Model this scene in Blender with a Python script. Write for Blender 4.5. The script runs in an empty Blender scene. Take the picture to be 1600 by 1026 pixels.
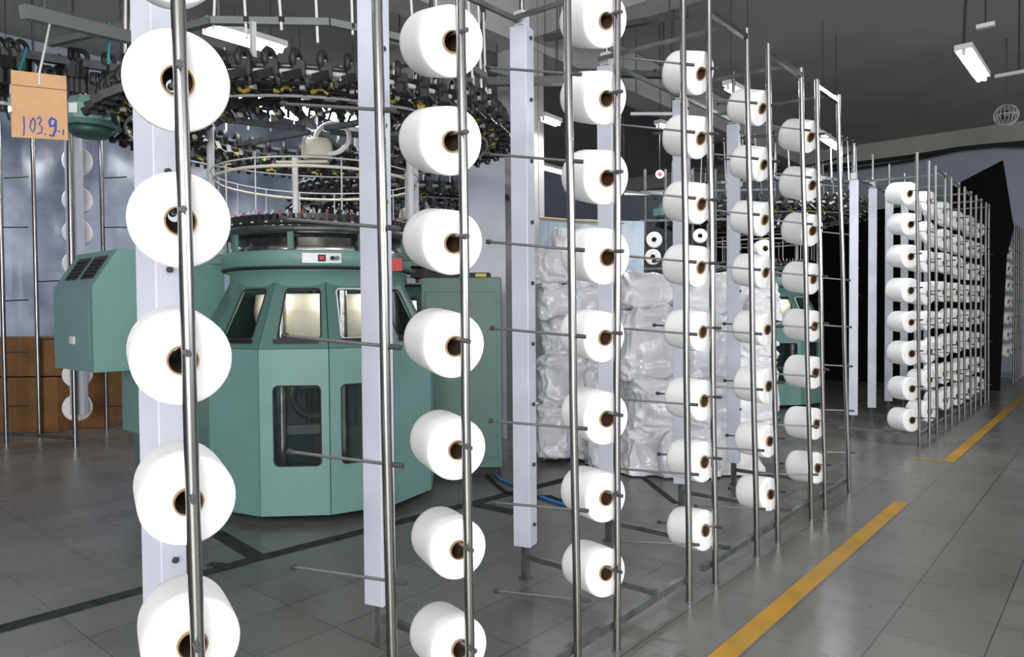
import bpy, bmesh, math, random
from mathutils import Vector, Matrix, noise
random.seed(7)
C = bpy.context.scene.collection
S = bpy.context.scene

# ------------------------------------------------------------------ camera
F, CX, CY, H = 1124.0, 800.0, 513.0, 1.5
YAW, PITCH, ROLL = math.radians(40.6), math.atan(28 / 1124.0), math.radians(0.45)
_f0 = Vector((-math.sin(YAW), math.cos(YAW), 0)); _r0 = Vector((math.cos(YAW), math.sin(YAW), 0))
FW = _f0 * math.cos(PITCH) - Vector((0, 0, math.sin(PITCH)))
_u0 = _f0 * math.sin(PITCH) + Vector((0, 0, math.cos(PITCH)))
RT = _r0 * math.cos(ROLL) - _u0 * math.sin(ROLL)
UP = _u0 * math.cos(ROLL) + _r0 * math.sin(ROLL)
EYE = Vector((0, 0, H))
cam = bpy.data.cameras.new('camera'); cam.sensor_width = 36; cam.lens = F / 1600 * 36; cam.clip_end = 200
co = bpy.data.objects.new('camera', cam); C.objects.link(co)
co.matrix_world = Matrix(((RT.x, UP.x, -FW.x, 0), (RT.y, UP.y, -FW.y, 0), (RT.z, UP.z, -FW.z, H), (0, 0, 0, 1)))
S.camera = co

# ------------------------------------------------------------------ light and exposure
S.view_settings.view_transform = 'Standard'; S.view_settings.look = 'None'
S.view_settings.exposure = 0.0; S.view_settings.gamma = 1; S.view_settings.use_curve_mapping = False
W = bpy.data.worlds.new('world'); S.world = W; W.use_nodes = True
W.node_tree.nodes['Background'].inputs[0].default_value = (0.90, 0.95, 1.0, 1)
W.node_tree.nodes['Background'].inputs[1].default_value = 0.58
def area(name, loc, target, sx, sy, power, col=(1, 1, 1)):
    l = bpy.data.lights.new(name, 'AREA'); l.shape = 'RECTANGLE'; l.size = sx; l.size_y = sy; l.energy = power; l.color = col
    o = bpy.data.objects.new(name, l); C.objects.link(o); o.location = loc
    o.rotation_euler = (Vector(target) - Vector(loc)).to_track_quat('-Z', 'Y').to_euler()
    return o
area('key_light', (4.2, -4.6, 2.3), (-1.9, 3.2, 1.4), 6.0, 3.2, 1000, (1.0, 0.99, 0.97))  # added key light behind the viewer; no doorway is built there
area('side_fill_light', (7.1, 3.8, 2.6), (-2.0, 4.3, 1.6), 8.0, 2.0, 300, (0.97, 0.985, 1.0))  # added side light to brighten the cone faces; no windows are built

# points on the floor, on the planes x = const / y = const, or at a height, that the lens sees at a given place
def ray(x, y): return FW + RT * ((x - CX) / F) - UP * ((y - CY) / F)
def at_z(x, y, z=0.0):
    d = ray(x, y); return EYE + d * ((z - H) / d.z)
def at_x(x, y, X):
    d = ray(x, y); return EYE + d * (X / d.x)
def at_y(x, y, Y):
    d = ray(x, y); return EYE + d * (Y / d.y)
def at_d(x, y, dist): return EYE + ray(x, y) * dist

# ------------------------------------------------------------------ materials
MATS = {}
def mat(name, col, rough=0.5, metal=0.0, var=0.0, vscale=8.0, bump=0.0, bscale=60.0, emit=None, spec=0.5, alpha=1.0, trans=0.0, col2=None, stretch=None):
    m = bpy.data.materials.new(name); m.use_nodes = True; nt = m.node_tree; b = nt.nodes['Principled BSDF']
    b.inputs['Base Color'].default_value = (*col, 1); b.inputs['Roughness'].default_value = rough; b.inputs['Metallic'].default_value = metal
    b.inputs['Specular IOR Level'].default_value = spec
    if alpha < 1: b.inputs['Alpha'].default_value = alpha
    if trans: b.inputs['Transmission Weight'].default_value = trans
    if emit: b.inputs['Emission Color'].default_value = (*emit[:3], 1); b.inputs['Emission Strength'].default_value = emit[3]
    if var or bump or col2:
        tc = nt.nodes.new('ShaderNodeTexCoord'); vec = tc.outputs['Object']
        if stretch:
            mp = nt.nodes.new('ShaderNodeMapping'); mp.inputs['Scale'].default_value = stretch; nt.links.new(vec, mp.inputs[0]); vec = mp.outputs[0]
    if var or col2:
        n = nt.nodes.new('ShaderNodeTexNoise'); n.inputs['Scale'].default_value = vscale; n.inputs['Detail'].default_value = 5
        nt.links.new(vec, n.inputs['Vector'])
        r = nt.nodes.new('ShaderNodeValToRGB'); r.color_ramp.elements[0].position = 0.3; r.color_ramp.elements[1].position = 0.7
        a = col2 if col2 else tuple(c * (1 - var) for c in col)
        z = col if col2 else tuple(min(1, c * (1 + var)) for c in col)
        r.color_ramp.elements[0].color = (*a, 1); r.color_ramp.elements[1].color = (*z, 1)
        nt.links.new(n.outputs['Fac'], r.inputs[0]); nt.links.new(r.outputs[0], b.inputs['Base Color'])
    if bump:
        n2 = nt.nodes.new('ShaderNodeTexNoise'); n2.inputs['Scale'].default_value = bscale; n2.inputs['Detail'].default_value = 4
        nt.links.new(vec, n2.inputs['Vector'])
        bp = nt.nodes.new('ShaderNodeBump'); bp.inputs['Strength'].default_value = bump; bp.inputs['Distance'].default_value = 0.02
        nt.links.new(n2.outputs['Fac'], bp.inputs['Height']); nt.links.new(bp.outputs[0], b.inputs['Normal'])
    MATS[name] = m; return m
M = MATS
mat('yarn', (0.86, 0.86, 0.85), 0.9, spec=0.1, bump=0.08, bscale=120, stretch=(1, 1, 9))
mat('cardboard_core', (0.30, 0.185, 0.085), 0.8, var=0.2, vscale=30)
mat('core_shade', (0.055, 0.033, 0.016), 0.7)  # dark brown stands in for the shade inside the cores
mat('steel', (0.31, 0.31, 0.30), 0.25, 1.0, var=0.16, vscale=9, stretch=(1, 1, 0.15))
mat('brushed_steel', (0.22, 0.22, 0.215), 0.45, 0.9, var=0.2, vscale=9, stretch=(1, 1, 0.15))
mat('dull_steel', (0.17, 0.18, 0.18), 0.42, 0.7, var=0.35, vscale=9)
mat('peg_steel', (0.20, 0.20, 0.20), 0.4, 0.7)
mat('knob', (0.04, 0.04, 0.045), 0.5)
mat('pillar', (0.52, 0.54, 0.62), 0.35, 0.0, var=0.06, vscale=5)
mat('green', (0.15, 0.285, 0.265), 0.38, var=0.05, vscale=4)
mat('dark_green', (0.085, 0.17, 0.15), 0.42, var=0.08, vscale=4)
mat('deep_green', (0.035, 0.085, 0.07), 0.45)
mat('black', (0.012, 0.012, 0.013), 0.6)
mat('black_cloth', (0.006, 0.006, 0.007), 0.95, spec=0.1)
mat('dark_parts', (0.022, 0.023, 0.023), 0.5)
mat('dark_metal', (0.10, 0.105, 0.11), 0.4, 0.6, var=0.3, vscale=12)
mat('chrome', (0.62, 0.60, 0.57), 0.2, 1.0, var=0.35, vscale=14)
mat('white_paint', (0.74, 0.74, 0.73), 0.4)
mat('cream', (0.66, 0.63, 0.52), 0.8, var=0.1, vscale=5)
mat('yellow', (0.62, 0.50, 0.06), 0.5)
mat('red', (0.55, 0.03, 0.04), 0.5)
mat('blue_cable', (0.04, 0.22, 0.55), 0.4)
mat('teal', (0.02, 0.25, 0.30), 0.5)
mat('tape_brown', (0.24, 0.13, 0.055), 0.4)
mat('cardboard', (0.215, 0.10, 0.035), 0.75, var=0.18, vscale=5)
mat('sign_card', (0.50, 0.29, 0.145), 0.8, var=0.07, vscale=9)
mat('ink', (0.02, 0.07, 0.45), 0.6)
mat('tube_on', (1, 1, 1), 0.4, emit=(0.93, 0.96, 1.0, 16))
mat('fixture', (0.55, 0.56, 0.58), 0.4)
mat('grey_bar', (0.20, 0.21, 0.21), 0.4, 0.3)
mat('screen', (0.3, 0.01, 0.02), 0.3)
mat('label_white', (0.75, 0.75, 0.76), 0.5)
mat('grey_plastic', (0.5, 0.52, 0.5), 0.35)
mat('bamboo', (0.45, 0.34, 0.13), 0.5)
mat('plastic_bag', (0.74, 0.74, 0.79), 0.13, bump=0.35, bscale=13, var=0.1, vscale=4, spec=0.6)
mat('bag_white', (0.84, 0.84, 0.87), 0.25, bump=0.3, bscale=10, spec=0.5)
mat('sheet', (0.56, 0.62, 0.76), 0.16, col2=(0.15, 0.18, 0.27), vscale=1.3, bump=0.3, bscale=2.5, spec=0.7)
mat('panel_sheet', (0.42, 0.45, 0.53), 0.25, var=0.12, vscale=1.6, bump=0.2, bscale=3)
mat('blue_sheet', (0.30, 0.38, 0.46), 0.2, bump=0.4, bscale=7, spec=0.8, stretch=(2, 2, 0.4))
mat('concrete', (0.38, 0.37, 0.37), 0.8, var=0.08, vscale=3)
mat('ceiling', (0.36, 0.355, 0.335), 0.9, var=0.12, vscale=0.7)
mat('far_wall', (0.36, 0.40, 0.47), 0.8, var=0.08, vscale=0.5)
mat('dim_wall', (0.34, 0.37, 0.46), 0.8, var=0.1, vscale=0.6)
mat('yellow_tape', (0.50, 0.26, 0.018), 0.5, col2=(0.34, 0.20, 0.03), vscale=5, spec=0.2)
mat('dark_tape', (0.014, 0.021, 0.018), 0.8, spec=0.15, col2=(0.05, 0.055, 0.045), vscale=14)
mat('clear_window', (0.03, 0.04, 0.04), 0.05, alpha=0.10)
mat('tinted_window', (0.02, 0.028, 0.03), 0.05, alpha=0.3)
mat('rubber', (0.02, 0.02, 0.02), 0.7)

def floor_material():
    m = bpy.data.materials.new('floor_tiles'); m.use_nodes = True; nt = m.node_tree; b = nt.nodes['Principled BSDF']
    L = nt.links.new; N = nt.nodes.new
    tc = N('ShaderNodeTexCoord'); sp = N('ShaderNodeSeparateXYZ'); L(tc.outputs['Object'], sp.inputs[0])
    def ma(op, a, bb=None):
        n = N('ShaderNodeMath'); n.operation = op
        for i, v in enumerate((a, bb)):
            if v is None: continue
            if isinstance(v, (int, float)): n.inputs[i].default_value = v
            else: L(v, n.inputs[i])
        return n.outputs[0]
    P = 0.4
    def line(out, off, hw):
        t = ma('DIVIDE', ma('ADD', out, off), P)
        fr = ma('FRACT', t)
        dd = ma('ABSOLUTE', ma('SUBTRACT', fr, 0.5))
        return ma('GREATER_THAN', dd, 0.5 - hw / P), ma('FLOOR', t)
    gx, ix = line(sp.outputs[0], 0.855 + 40, 0.0032)
    gy, iy = line(sp.outputs[1], -0.418 + 40 - 0.2 + 0.2, 0.0022)
    g = ma('MAXIMUM', gx, gy)
    cb = N('ShaderNodeCombineXYZ'); L(ix, cb.inputs[0]); L(iy, cb.inputs[1])
    wn = N('ShaderNodeTexWhiteNoise'); L(cb.outputs[0], wn.inputs['Vector'])
    no = N('ShaderNodeTexNoise'); no.inputs['Scale'].default_value = 1.6; no.inputs['Detail'].default_value = 8; L(tc.outputs['Object'], no.inputs['Vector'])
    mixv = ma('ADD', ma('MULTIPLY', wn.outputs['Value'], 0.25), ma('MULTIPLY', no.outputs['Fac'], 0.75))
    r = N('ShaderNodeValToRGB'); r.color_ramp.elements[0].position = 0.25; r.color_ramp.elements[1].position = 0.75
    r.color_ramp.elements[0].color = (0.110, 0.107, 0.096, 1); r.color_ramp.elements[1].color = (0.156, 0.151, 0.138, 1)
    L(mixv, r.inputs[0])
    mx = N('ShaderNodeMix'); mx.data_type = 'RGBA'; L(g, mx.inputs['Factor']); L(r.outputs[0], mx.inputs['A']); mx.inputs['B'].default_value = (0.04, 0.04, 0.038, 1)
    L(mx.outputs['Result'], b.inputs['Base Color'])
    rr = ma('ADD', ma('MULTIPLY', no.outputs['Fac'], 0.25), 0.16); L(rr, b.inputs['Roughness'])
    b.inputs['Specular IOR Level'].default_value = 0.45
    M['floor_tiles'] = m
floor_material()

# ------------------------------------------------------------------ mesh builder
def frame_of(d):
    d = Vector(d).normalized(); a = Vector((0, 0, 1)) if abs(d.z) < 0.95 else Vector((1, 0, 0))
    u = a.cross(d).normalized(); return u, d.cross(u)
class MB:
    def __init__(s): s.v = []; s.f = []; s.m = []; s.sm = []; s.mats = []
    def _mi(s, m):
        if m not in s.mats: s.mats.append(m)
        return s.mats.index(m)
    def add(s, vs, fs, m, smooth=False):
        k = len(s.v); s.v += [tuple(v) for v in vs]; i = s._mi(m)
        for f in fs: s.f.append([k + j for j in f]); s.m.append(i); s.sm.append(smooth)
        return s
    def box(s, c, size, m, rot=None, bev=0.0):
        x, y, z = (a / 2 for a in size)
        if bev and min(x, y, z) > bev:
            b = bev; vs = []; 
            bm = bmesh.new(); bmesh.ops.create_cube(bm, size=1)
            for v in bm.verts: v.co = Vector((v.co.x * 2 * x, v.co.y * 2 * y, v.co.z * 2 * z))
            bmesh.ops.bevel(bm, geom=bm.edges[:], offset=b, segments=2, affect='EDGES', profile=0.5)
            vs = [v.co.copy() for v in bm.verts]; bm.verts.index_update(); fs = [[v.index for v in f.verts] for f in bm.faces]; bm.free()
        else:
            vs = [Vector((i, j, k)) for i in (-x, x) for j in (-y, y) for k in (-z, z)]
            fs = [(0, 1, 3, 2), (4, 6, 7, 5), (0, 4, 5, 1), (2, 3, 7, 6), (0, 2, 6, 4), (1, 5, 7, 3)]
        R = rot if rot is not None else Matrix.Identity(3)
        if isinstance(R, (int, float)): R = Matrix.Rotation(R, 3, 'Z')
        return s.add([R @ v + Vector(c) for v in vs], fs, m)
    def bar(s, p, q, w, h, m):   # rectangular bar from p to q
        p, q = Vector(p), Vector(q); u, v = frame_of(q - p); vs = []
        for e in (p, q):
            for a, b in ((-1, -1), (1, -1), (1, 1), (-1, 1)): vs.append(e + u * (a * w / 2) + v * (b * h / 2))
        return s.add(vs, [(0, 3, 2, 1), (4, 5, 6, 7), (0, 1, 5, 4), (1, 2, 6, 5), (2, 3, 7, 6), (3, 0, 4, 7)], m)
    def tube(s, pts, r, m, n=10, cap=True, rs=None):
        pts = [Vector(p) for p in pts]; vs = []; fs = []
        u = None
        for i, p in enumerate(pts):
            d = (pts[min(i + 1, len(pts) - 1)] - pts[max(i - 1, 0)]).normalized()
            if u is None: u, w = frame_of(d)
            else: u = (u - d * u.dot(d)).normalized()
            w = d.cross(u); rr = rs[i] if rs else r
            vs += [p + (u * math.cos(2 * math.pi * k / n) + w * math.sin(2 * math.pi * k / n)) * rr for k in range(n)]
        for i in range(len(pts) - 1):
            for k in range(n): a = i * n + k; b = i * n + (k + 1) % n; fs.append((a, b, b + n, a + n))
        s.add(vs, fs, m, True)
        if cap:
            s.add(vs[:n][::-1], [tuple(range(n))], m); s.add(vs[-n:], [tuple(range(n))], m)
        return s
    def lathe(s, prof, m, n=32, origin=(0, 0, 0), closed=False, smooth=True, a0=0.0):
        o = Vector(origin); vs = []; fs = []; L = len(prof)
        for k in range(n):
            t = a0 + 2 * math.pi * k / n
            for r, z in prof: vs.append(o + Vector((r * math.cos(t), r * math.sin(t), z)))
        for k in range(n):
            k2 = (k + 1) % n
            for i in range(L if closed else L - 1):
                i2 = (i + 1) % L; fs.append((k * L + i, k2 * L + i, k2 * L + i2, k * L + i2))
        return s.add(vs, fs, m, smooth)
    def torus(s, c, R, r, m, n=64, k=8, axis=None):
        ps = [(R + r * math.cos(2 * math.pi * i / k), r * math.sin(2 * math.pi * i / k)) for i in range(k)]
        t = MB(); t.lathe(ps, m, n, (0, 0, 0), True)
        Q = Vector((0, 0, 1)).rotation_difference(Vector(axis)).to_matrix() if axis else Matrix.Identity(3)
        return s.add([Q @ Vector(v) + Vector(c) for v in t.v], t.f, m, True)
    def plate(s, outer, t, m, inner=None, rad=0.0):
        if inner and rad:
            o2 = []; i2 = []
            for i in range(4):
                c = Vector(inner[i]); p = (Vector(inner[i - 1]) - c).normalized() * rad; q = (Vector(inner[(i + 1) % 4]) - c).normalized() * rad
                for j in range(6):
                    t_ = math.pi / 2 * j / 5; i2.append(c + p + q - q * math.sin(0) - p * math.sin(t_) - q * math.cos(t_)); o2.append(Vector(outer[i]))
            return s.plate_(o2, t, m, i2, (Vector(outer[1]) - Vector(outer[0])).cross(Vector(outer[2]) - Vector(outer[1])).normalized() * t)
        return s.plate_(outer, t, m, inner)
    def plate_(s, outer, t, m, inner=None, nr=None):   # planar polygon (with one hole) given thickness t along -normal
        outer = [Vector(p) for p in outer]; n = len(outer)
        if nr is None: nr = (outer[1] - outer[0]).cross(outer[2] - outer[1]).normalized() * t
        if not inner:
            vs = outer + [p - nr for p in outer]
            fs = [tuple(range(n)), tuple(range(2 * n - 1, n - 1, -1))] + [(i, i + n, (i + 1) % n + n, (i + 1) % n) for i in range(n)]
            return s.add(vs, fs, m)
        inner = [Vector(p) for p in inner]
        vs = outer + inner + [p - nr for p in outer] + [p - nr for p in inner]; fs = []
        for i in range(n):
            j = (i + 1) % n
            fs += [(i, j, n + j, n + i), (2 * n + j, 2 * n + i, 3 * n + i, 3 * n + j), (i, 2 * n + i, 2 * n + j, j), (n + j, 3 * n + j, 3 * n + i, n + i)]
        g = []
        for f in fs:
            h = []
            for k in f:
                if all((vs[k] - vs[l]).length > 1e-6 for l in h): h.append(k)
            if len(h) > 2: g.append(h)
        return s.add(vs, g, m)
    def build(s, name, parent=None):
        o = parent_loc(parent); me = bpy.data.meshes.new(name)
        me.from_pydata([Vector(v) - o for v in s.v], [], s.f)
        for m in s.mats: me.materials.append(M[m])
        me.polygons.foreach_set('material_index', s.m); me.polygons.foreach_set('use_smooth', s.sm); me.update()
        bm = bmesh.new(); bm.from_mesh(me); bmesh.ops.recalc_face_normals(bm, faces=bm.faces); bm.to_mesh(me); bm.free()
        ob = bpy.data.objects.new(name, me); C.objects.link(ob)
        if parent: ob.parent = parent
        return ob
WLOC = {}
def parent_loc(p):
    o = Vector((0, 0, 0))
    while p: o = o + p.location; p = p.parent
    return o
def tag(o, label, cat, group=None):
    o['label'] = label; o['category'] = cat
    if group: o['group'] = group
    return o
def thing(name, label, cat, loc=(0, 0, 0), group=None):
    o = bpy.data.objects.new(name, None); C.objects.link(o); o.location = loc; o.empty_display_size = 0.1
    return tag(o, label, cat, group)
def struct(o): o['kind'] = 'structure'; return o
KIDS = {}
def kids(o): return [c for c in C.objects if c.parent == o]
def copy_tree(o, parent=None, km=None):
    if km is None:
        km = {}
        for c in C.objects:
            if c.parent: km.setdefault(c.parent.name, []).append(c)
    c = o.copy(); C.objects.link(c)
    if parent: c.parent = parent
    for ch in km.get(o.name, []): copy_tree(ch, c, km)
    return c

# ------------------------------------------------------------------ the hall
FARY, LEFTX, CEIL = 18.95, -11.9, 5.4
struct(MB().box((-2.5, 7.5, -0.05), (19.5, 24, 0.1), 'floor_tiles').build('floor'))
struct(MB().box((-2.5, 7.5, CEIL + 0.05), (19.5, 24, 0.1), 'ceiling').build('ceiling'))
struct(MB().box((-2.5, FARY + 0.1, CEIL / 2), (19.5, 0.2, CEIL), 'far_wall').build('wall_back'))
struct(MB().box((LEFTX - 0.1, 7.5, CEIL / 2), (0.2, 24, CEIL), 'dim_wall').build('wall_left'))
struct(MB().box((-6.8, -4.3, CEIL / 2), (10.4, 0.2, CEIL), 'far_wall').build('wall_front_blocker'))  # unseen wall part, added to block light and darken the left side
struct(MB().box((-2.5, FARY - 0.2, CEIL - 0.2), (18.5, 0.35, 0.4), 'ceiling').build('trim_1'))
# structural column and the ceiling beam it carries
cp = at_d(816, 500, 9.3); cp.z = 0
struct(MB().box((cp.x, cp.y, CEIL / 2 - 0.3), (0.42, 0.42, CEIL - 0.6), 'concrete').build('trim_2'))
struct(MB().box((cp.x, 7.5, CEIL - 0.31), (0.45, 22, 0.6), 'concrete').build('trim_3'))
struct(MB().box((-2.5, cp.y + 0.1, CEIL - 0.26), (18.5, 0.4, 0.5), 'concrete').build('trim_4'))

# floor tapes
def tape(name, m, pts, w, label, z=0.002):
    mb = MB()
    for a, b in pts:
        a, b = Vector((*a, z)), Vector((*b, z)); mb.bar(a, b, w, 0.003, m)
    return tag(mb.build(name), label, 'floor marking')
tape('floor_line', 'yellow_tape', [((-1.315, -0.5), (-1.315, 6.12))], 0.095, 'yellow painted line on the floor along the near creel racks, aisle side')
mb = MB(); mb.bar((-1.315, 8.05, 0.002), (-1.315, 17.5, 0.002), 0.095, 0.003, 'yellow_tape'); mb.bar((-1.62, 8.02, 0.0022), (-1.36, 8.02, 0.0022), 0.035, 0.003, 'yellow_tape')
tag(mb.build('floor_line'), 'farther yellow floor line with a short corner leg, along the far creel rack', 'floor marking')
mb = MB()
mb.bar((-4.10, 0.30, 0.002), (-4.02, 2.22, 0.002), 0.10, 0.003, 'dark_tape')
mb.bar((-4.03, 2.15, 0.0018), (-3.74, 5.5, 0.0018), 0.10, 0.003, 'dark_tape')
mb.bar((-4.72, 2.38, 0.0022), (-4.05, 2.30, 0.0022), 0.10, 0.003, 'dark_tape')
mb.bar((-4.16, 2.05, 0.0026), (-4.00, 2.13, 0.0026), 0.06, 0.003, 'dark_tape')
tag(mb.build('floor_tape'), 'worn dark green tape with a side branch on the floor before the green knitting machine', 'floor marking')
a, b = at_z(1000, 742), at_z(1056, 786)
mb = MB(); mb.bar((a.x, a.y, 0.002), (b.x, b.y, 0.002), 0.05, 0.003, 'dark_tape')
tag(mb.build('floor_tape'), 'short thin black tape strip on the floor before the wrapped bags', 'floor marking')
a, b = at_z(738, 787), at_z(806, 801)
mb = MB(); mb.bar((a.x, a.y, 0.004), (b.x, b.y, 0.004), 0.10, 0.003, 'dark_tape')
tag(mb.build('floor_tape'), 'short dark tape strip on the floor right of the knitting machine', 'floor marking')

# ------------------------------------------------------------------ yarn cones
def make_cone():
    r = thing('yarn_cone', 'white yarn cone', 'yarn cone')
    L = 0.235; R = 0.125
    prof = [(0.039, 0.004), (0.06, 0.001), (0.098, 0.0), (0.115, 0.001), (0.1205, 0.003)]
    prof2 = [(0.1205, 0.003), (0.1235, 0.006), (R, 0.012), (R * 1.005, 0.06), (R, 0.12), (R * 0.99, 0.185), (R * 0.975, 0.208), (R * 0.945, 0.221), (R * 0.89, 0.229), (R * 0.78, L - 0.002), (0.039, L)]
    MB().lathe(prof, 'yarn', 48).lathe(prof2, 'yarn', 48).build('yarn_package', r)
    k = MB().lathe([(0.0352, 0.002), (0.0352, -0.006), (0.0395, -0.006), (0.0395, 0.1), (0.022, L + 0.006), (0.017, L + 0.006)], 'cardboard_core', 32, smooth=False)
    k.lathe([(0.0352, 0.002), (0.017, L + 0.006)], 'core_shade', 32); k.build('cardboard_core', r)
    return r
CONE = make_cone(); CONE_USED = [False]; KM = {}
def place_cone(pt, axis, scale, label, group, ls=1.0):
    if not CONE_USED[0]:
        CONE_USED[0] = True; o = CONE; KM[CONE.name] = kids(CONE)
    else: o = copy_tree(CONE, None, KM)
    o.location = pt
    q = Vector((0, 0, 1)).rotation_difference(Vector(axis)); o.rotation_mode = 'QUATERNION'; o.rotation_quaternion = q
    o.scale = (scale, scale, ls)
    o['label'] = label; o['group'] = group
    return o
ORD = ['topmost', 'second from the top', 'third from the top', 'fourth from the top', 'fifth from the top', 'sixth from the top', 'seventh from the top', 'eighth from the top', 'lowest']
def tilt(z): return math.radians(max(-4.0, min(18.0, -3.0 + 19.0 * (z - 0.39) / 2.0)))
def axis_dir(yaw_deg, pitch):   # direction of a peg pointing away from the aisle (-X), turned along +Y by yaw
    a = math.radians(yaw_deg); c = math.cos(pitch)
    return Vector((-math.cos(a) * c, math.sin(a) * c, math.sin(pitch)))

# ------------------------------------------------------------------ creel racks
FX, BX = -1.697, -2.553
def peg_part(post_pt, ax, parent, length=0.40):
    mb = MB(); mb.tube([post_pt - ax * 0.012, post_pt + ax * length], 0.0055, 'peg_steel', 8)
    mb.tube([post_pt - ax * 0.055, post_pt - ax * 0.0], 0.0085, 'knob', 8)
    mb.tube([post_pt + ax * (length - 0.012), post_pt + ax * (length + 0.006)], 0.010, 'knob', 8)
    return mb.build('peg', parent)
def post_part(Y0, Y1, z1, parent, x=FX, r=0.0165, m='steel'):
    mb = MB(); mb.tube([(x, Y0, 0.0), (x, Y0, 0.006)], r * 1.35, 'dull_steel', 12)
    n = 8
    mb.tube([(x + 0.002 * math.sin(i * 1.7), Y0 + (Y1 - Y0) * i / n, z1 * i / n) for i in range(n + 1)], r, m, 14)
    return mb.build('post', parent)
def post_y(p, z): return p[0] + (p[1] - p[0]) * z / 3.1
def pillar_part(Y, parent, ztop=3.05, pole=3.5, x=BX, z0=0.19):
    w, d = 0.10, 0.103; rz = math.radians(15); nx = Vector((math.cos(rz), math.sin(rz), 0))
    mb = MB(); mb.box((x, Y, (ztop + z0) / 2), (w, d, ztop - z0), 'pillar', rot=rz, bev=0.004)
    for k in range(9):
        c_ = Vector((x, Y, z0 + 0.12 + k * 0.335)); mb.tube([c_ + nx * (w / 2 - 0.001), c_ + nx * (w / 2 + 0.012)], 0.011, 'knob', 8)
    p = mb.build('guide_pillar', parent)
    f = MB(); f.box((x, Y, z0 / 2 + 0.004), (0.035, 0.035, z0), 'dull_steel'); f.box((x, Y, 0.005), (0.06, 0.06, 0.01), 'dull_steel'); f.build('foot', parent)
    f = MB(); f.tube([(x, Y, ztop - 0.02), (x, Y, pole)], 0.014, 'steel', 10); f.box((x, Y, ztop + 0.05), (0.06, 0.06, 0.08), 'fixture'); f.build('back_pole', parent)

UPV = Vector((0, 0, 1))
SHORT = {0: 'nearest column at left', 1: 'second nearest column', 2: 'third nearest column', 3: 'first column', 4: 'second column', 5: 'last column'}
# front posts: (Y at the floor, Y at the top)
A, a_ = (0.813, 0.778), (1.41, 1.37); B, b_ = (1.745, 1.727), (2.378, 2.325); Cc, c_ = (2.674, 2.70), (3.361, 3.30)
D, d_ = (3.67, 3.59), (4.247, 4.085); E_, e_ = (4.589, 4.41), (5.232, 4.995); F_, G_ = (5.538, 5.32), (6.141, 5.81)

def loaded_column(post, parent, cones, where, group, yaw=21.0, off=0.055, length=1.0):
    n = len(cones)
    for i, (px, py, hh) in enumerate(cones):
        q = at_x(px, py, FX - off); z = q.z
        ax = axis_dir(yaw + random.uniform(-2.5, 2.5), tilt(z))
        depth = (q - EYE).dot(FW); R = hh * depth / F / 2 / 1.04; sc = max(0.84, min(1.1, R / 0.125)); 
        base = Vector((FX, post_y(post, z), z)) ; 
        face = base + ax * (off / math.cos(math.radians(yaw))); face.y = 0.5 * face.y + 0.5 * q.y
        ls = length * random.uniform(0.97, 1.04)
        peg_start = face + UPV * (0.0275 * sc); peg_end = face + ax * 0.235 * ls + UPV * (0.0095 * sc)
        pax = (peg_end - peg_start).normalized()
        tpost = (FX - peg_start.x) / pax.x; pegp = peg_start + pax * tpost
        peg_part(pegp, pax, parent, 0.38)
        place_cone(face, ax, sc, 'white yarn cone, %s in the %s' % (ORD[i] if i < n - 1 else 'lowest', where), group, ls)
def empty_column(post, parent, pix, yaw=-20.0):
    for px, py in pix:
        q = at_x(px, py, FX); ax = axis_dir(yaw + random.uniform(-3, 3), tilt(q.z) * 0.7)
        peg_part(Vector((FX, post_y(post, q.z), q.z)), ax, parent, 0.36)

def rack_frame(parent, posts, pillars, ztop=3.12, pairs=(), rail=None, crosses=(), poletop=3.5, pm='steel'):
    for p in posts: post_part(p[0], p[1], ztop, parent, m=pm)
    y0, y1 = rail
    MB().bar((FX - 0.034, y0, 0.105), (FX - 0.034, y1, 0.105), 0.03, 0.035, 'dull_steel').build('floor_rail', parent)
    for p, q in pairs:
        MB().bar((FX, p[1], ztop - 0.05), (FX, q[1], ztop - 0.05), 0.028, 0.03, 'steel').build('top_bar', parent)
        ym = (p[1] + q[1]) / 2
        MB().bar((FX - 0.014, ym, ztop - 0.06), (BX, ym, ztop - 0.04), 0.022, 0.022, 'dull_steel').build('cross_bar', parent)
    for Y in crosses:
        MB().bar((FX - 0.034, Y, 0.125), (BX + 0.012, Y, 0.125), 0.028, 0.028, 'dull_steel').build('cross_bar', parent)
    MB().bar((BX, pillars[0], ztop - 0.035), (BX, pillars[-1], ztop - 0.035), 0.02, 0.025, 'dull_steel').build('back_rail', parent)
    for Y in pillars: pillar_part(Y, parent, ztop - 0.07, poletop)

near = thing('creel_rack', 'near steel creel rack holding the three nearest columns of yarn cones', 'rack', (FX, 2.0, 0))
rack_frame(near, [A, a_, B, b_, Cc, c_], [1.10, 2.05, 3.08], rail=(0.82, 3.36), pairs=[(A, a_), (B, b_), (Cc, c_)], crosses=[1.10, 2.05, 3.08])
loaded_column(A, near, [(272, -66, 160), (275, 135, 162), (278, 351, 156), (281, 567, 154), (292, 786, 149), (298, 1008, 150)], 'nearest column at the left', 'yarn cones on the near rack')
loaded_column(B, near, [(705, -85, 112), (705, 72, 112), (702, 226, 111), (704, 384, 106), (706, 544, 108), (711, 705, 102), (713, 860, 96), (717, 1013, 100)][1:], 'second nearest column, before the green machine', 'yarn cones on the near rack')
loaded_column(Cc, near, [(941, 36, 86), (942, 158, 85), (944, 282, 88), (946, 405, 92), (940, 530, 84), (944, 656, 88), (943, 779, 82), (942, 896, 80)], 'third nearest column, before the wrapped bags', 'yarn cones on the near rack', length=0.93)
empty_column(a_, near, [(600, 173), (600, 355), (606, 540), (608, 724), (612, 906)])
empty_column(b_, near, [(889, 115), (890, 251), (892, 389), (895, 524), (897, 668), (899, 796), (901, 936)])
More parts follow.
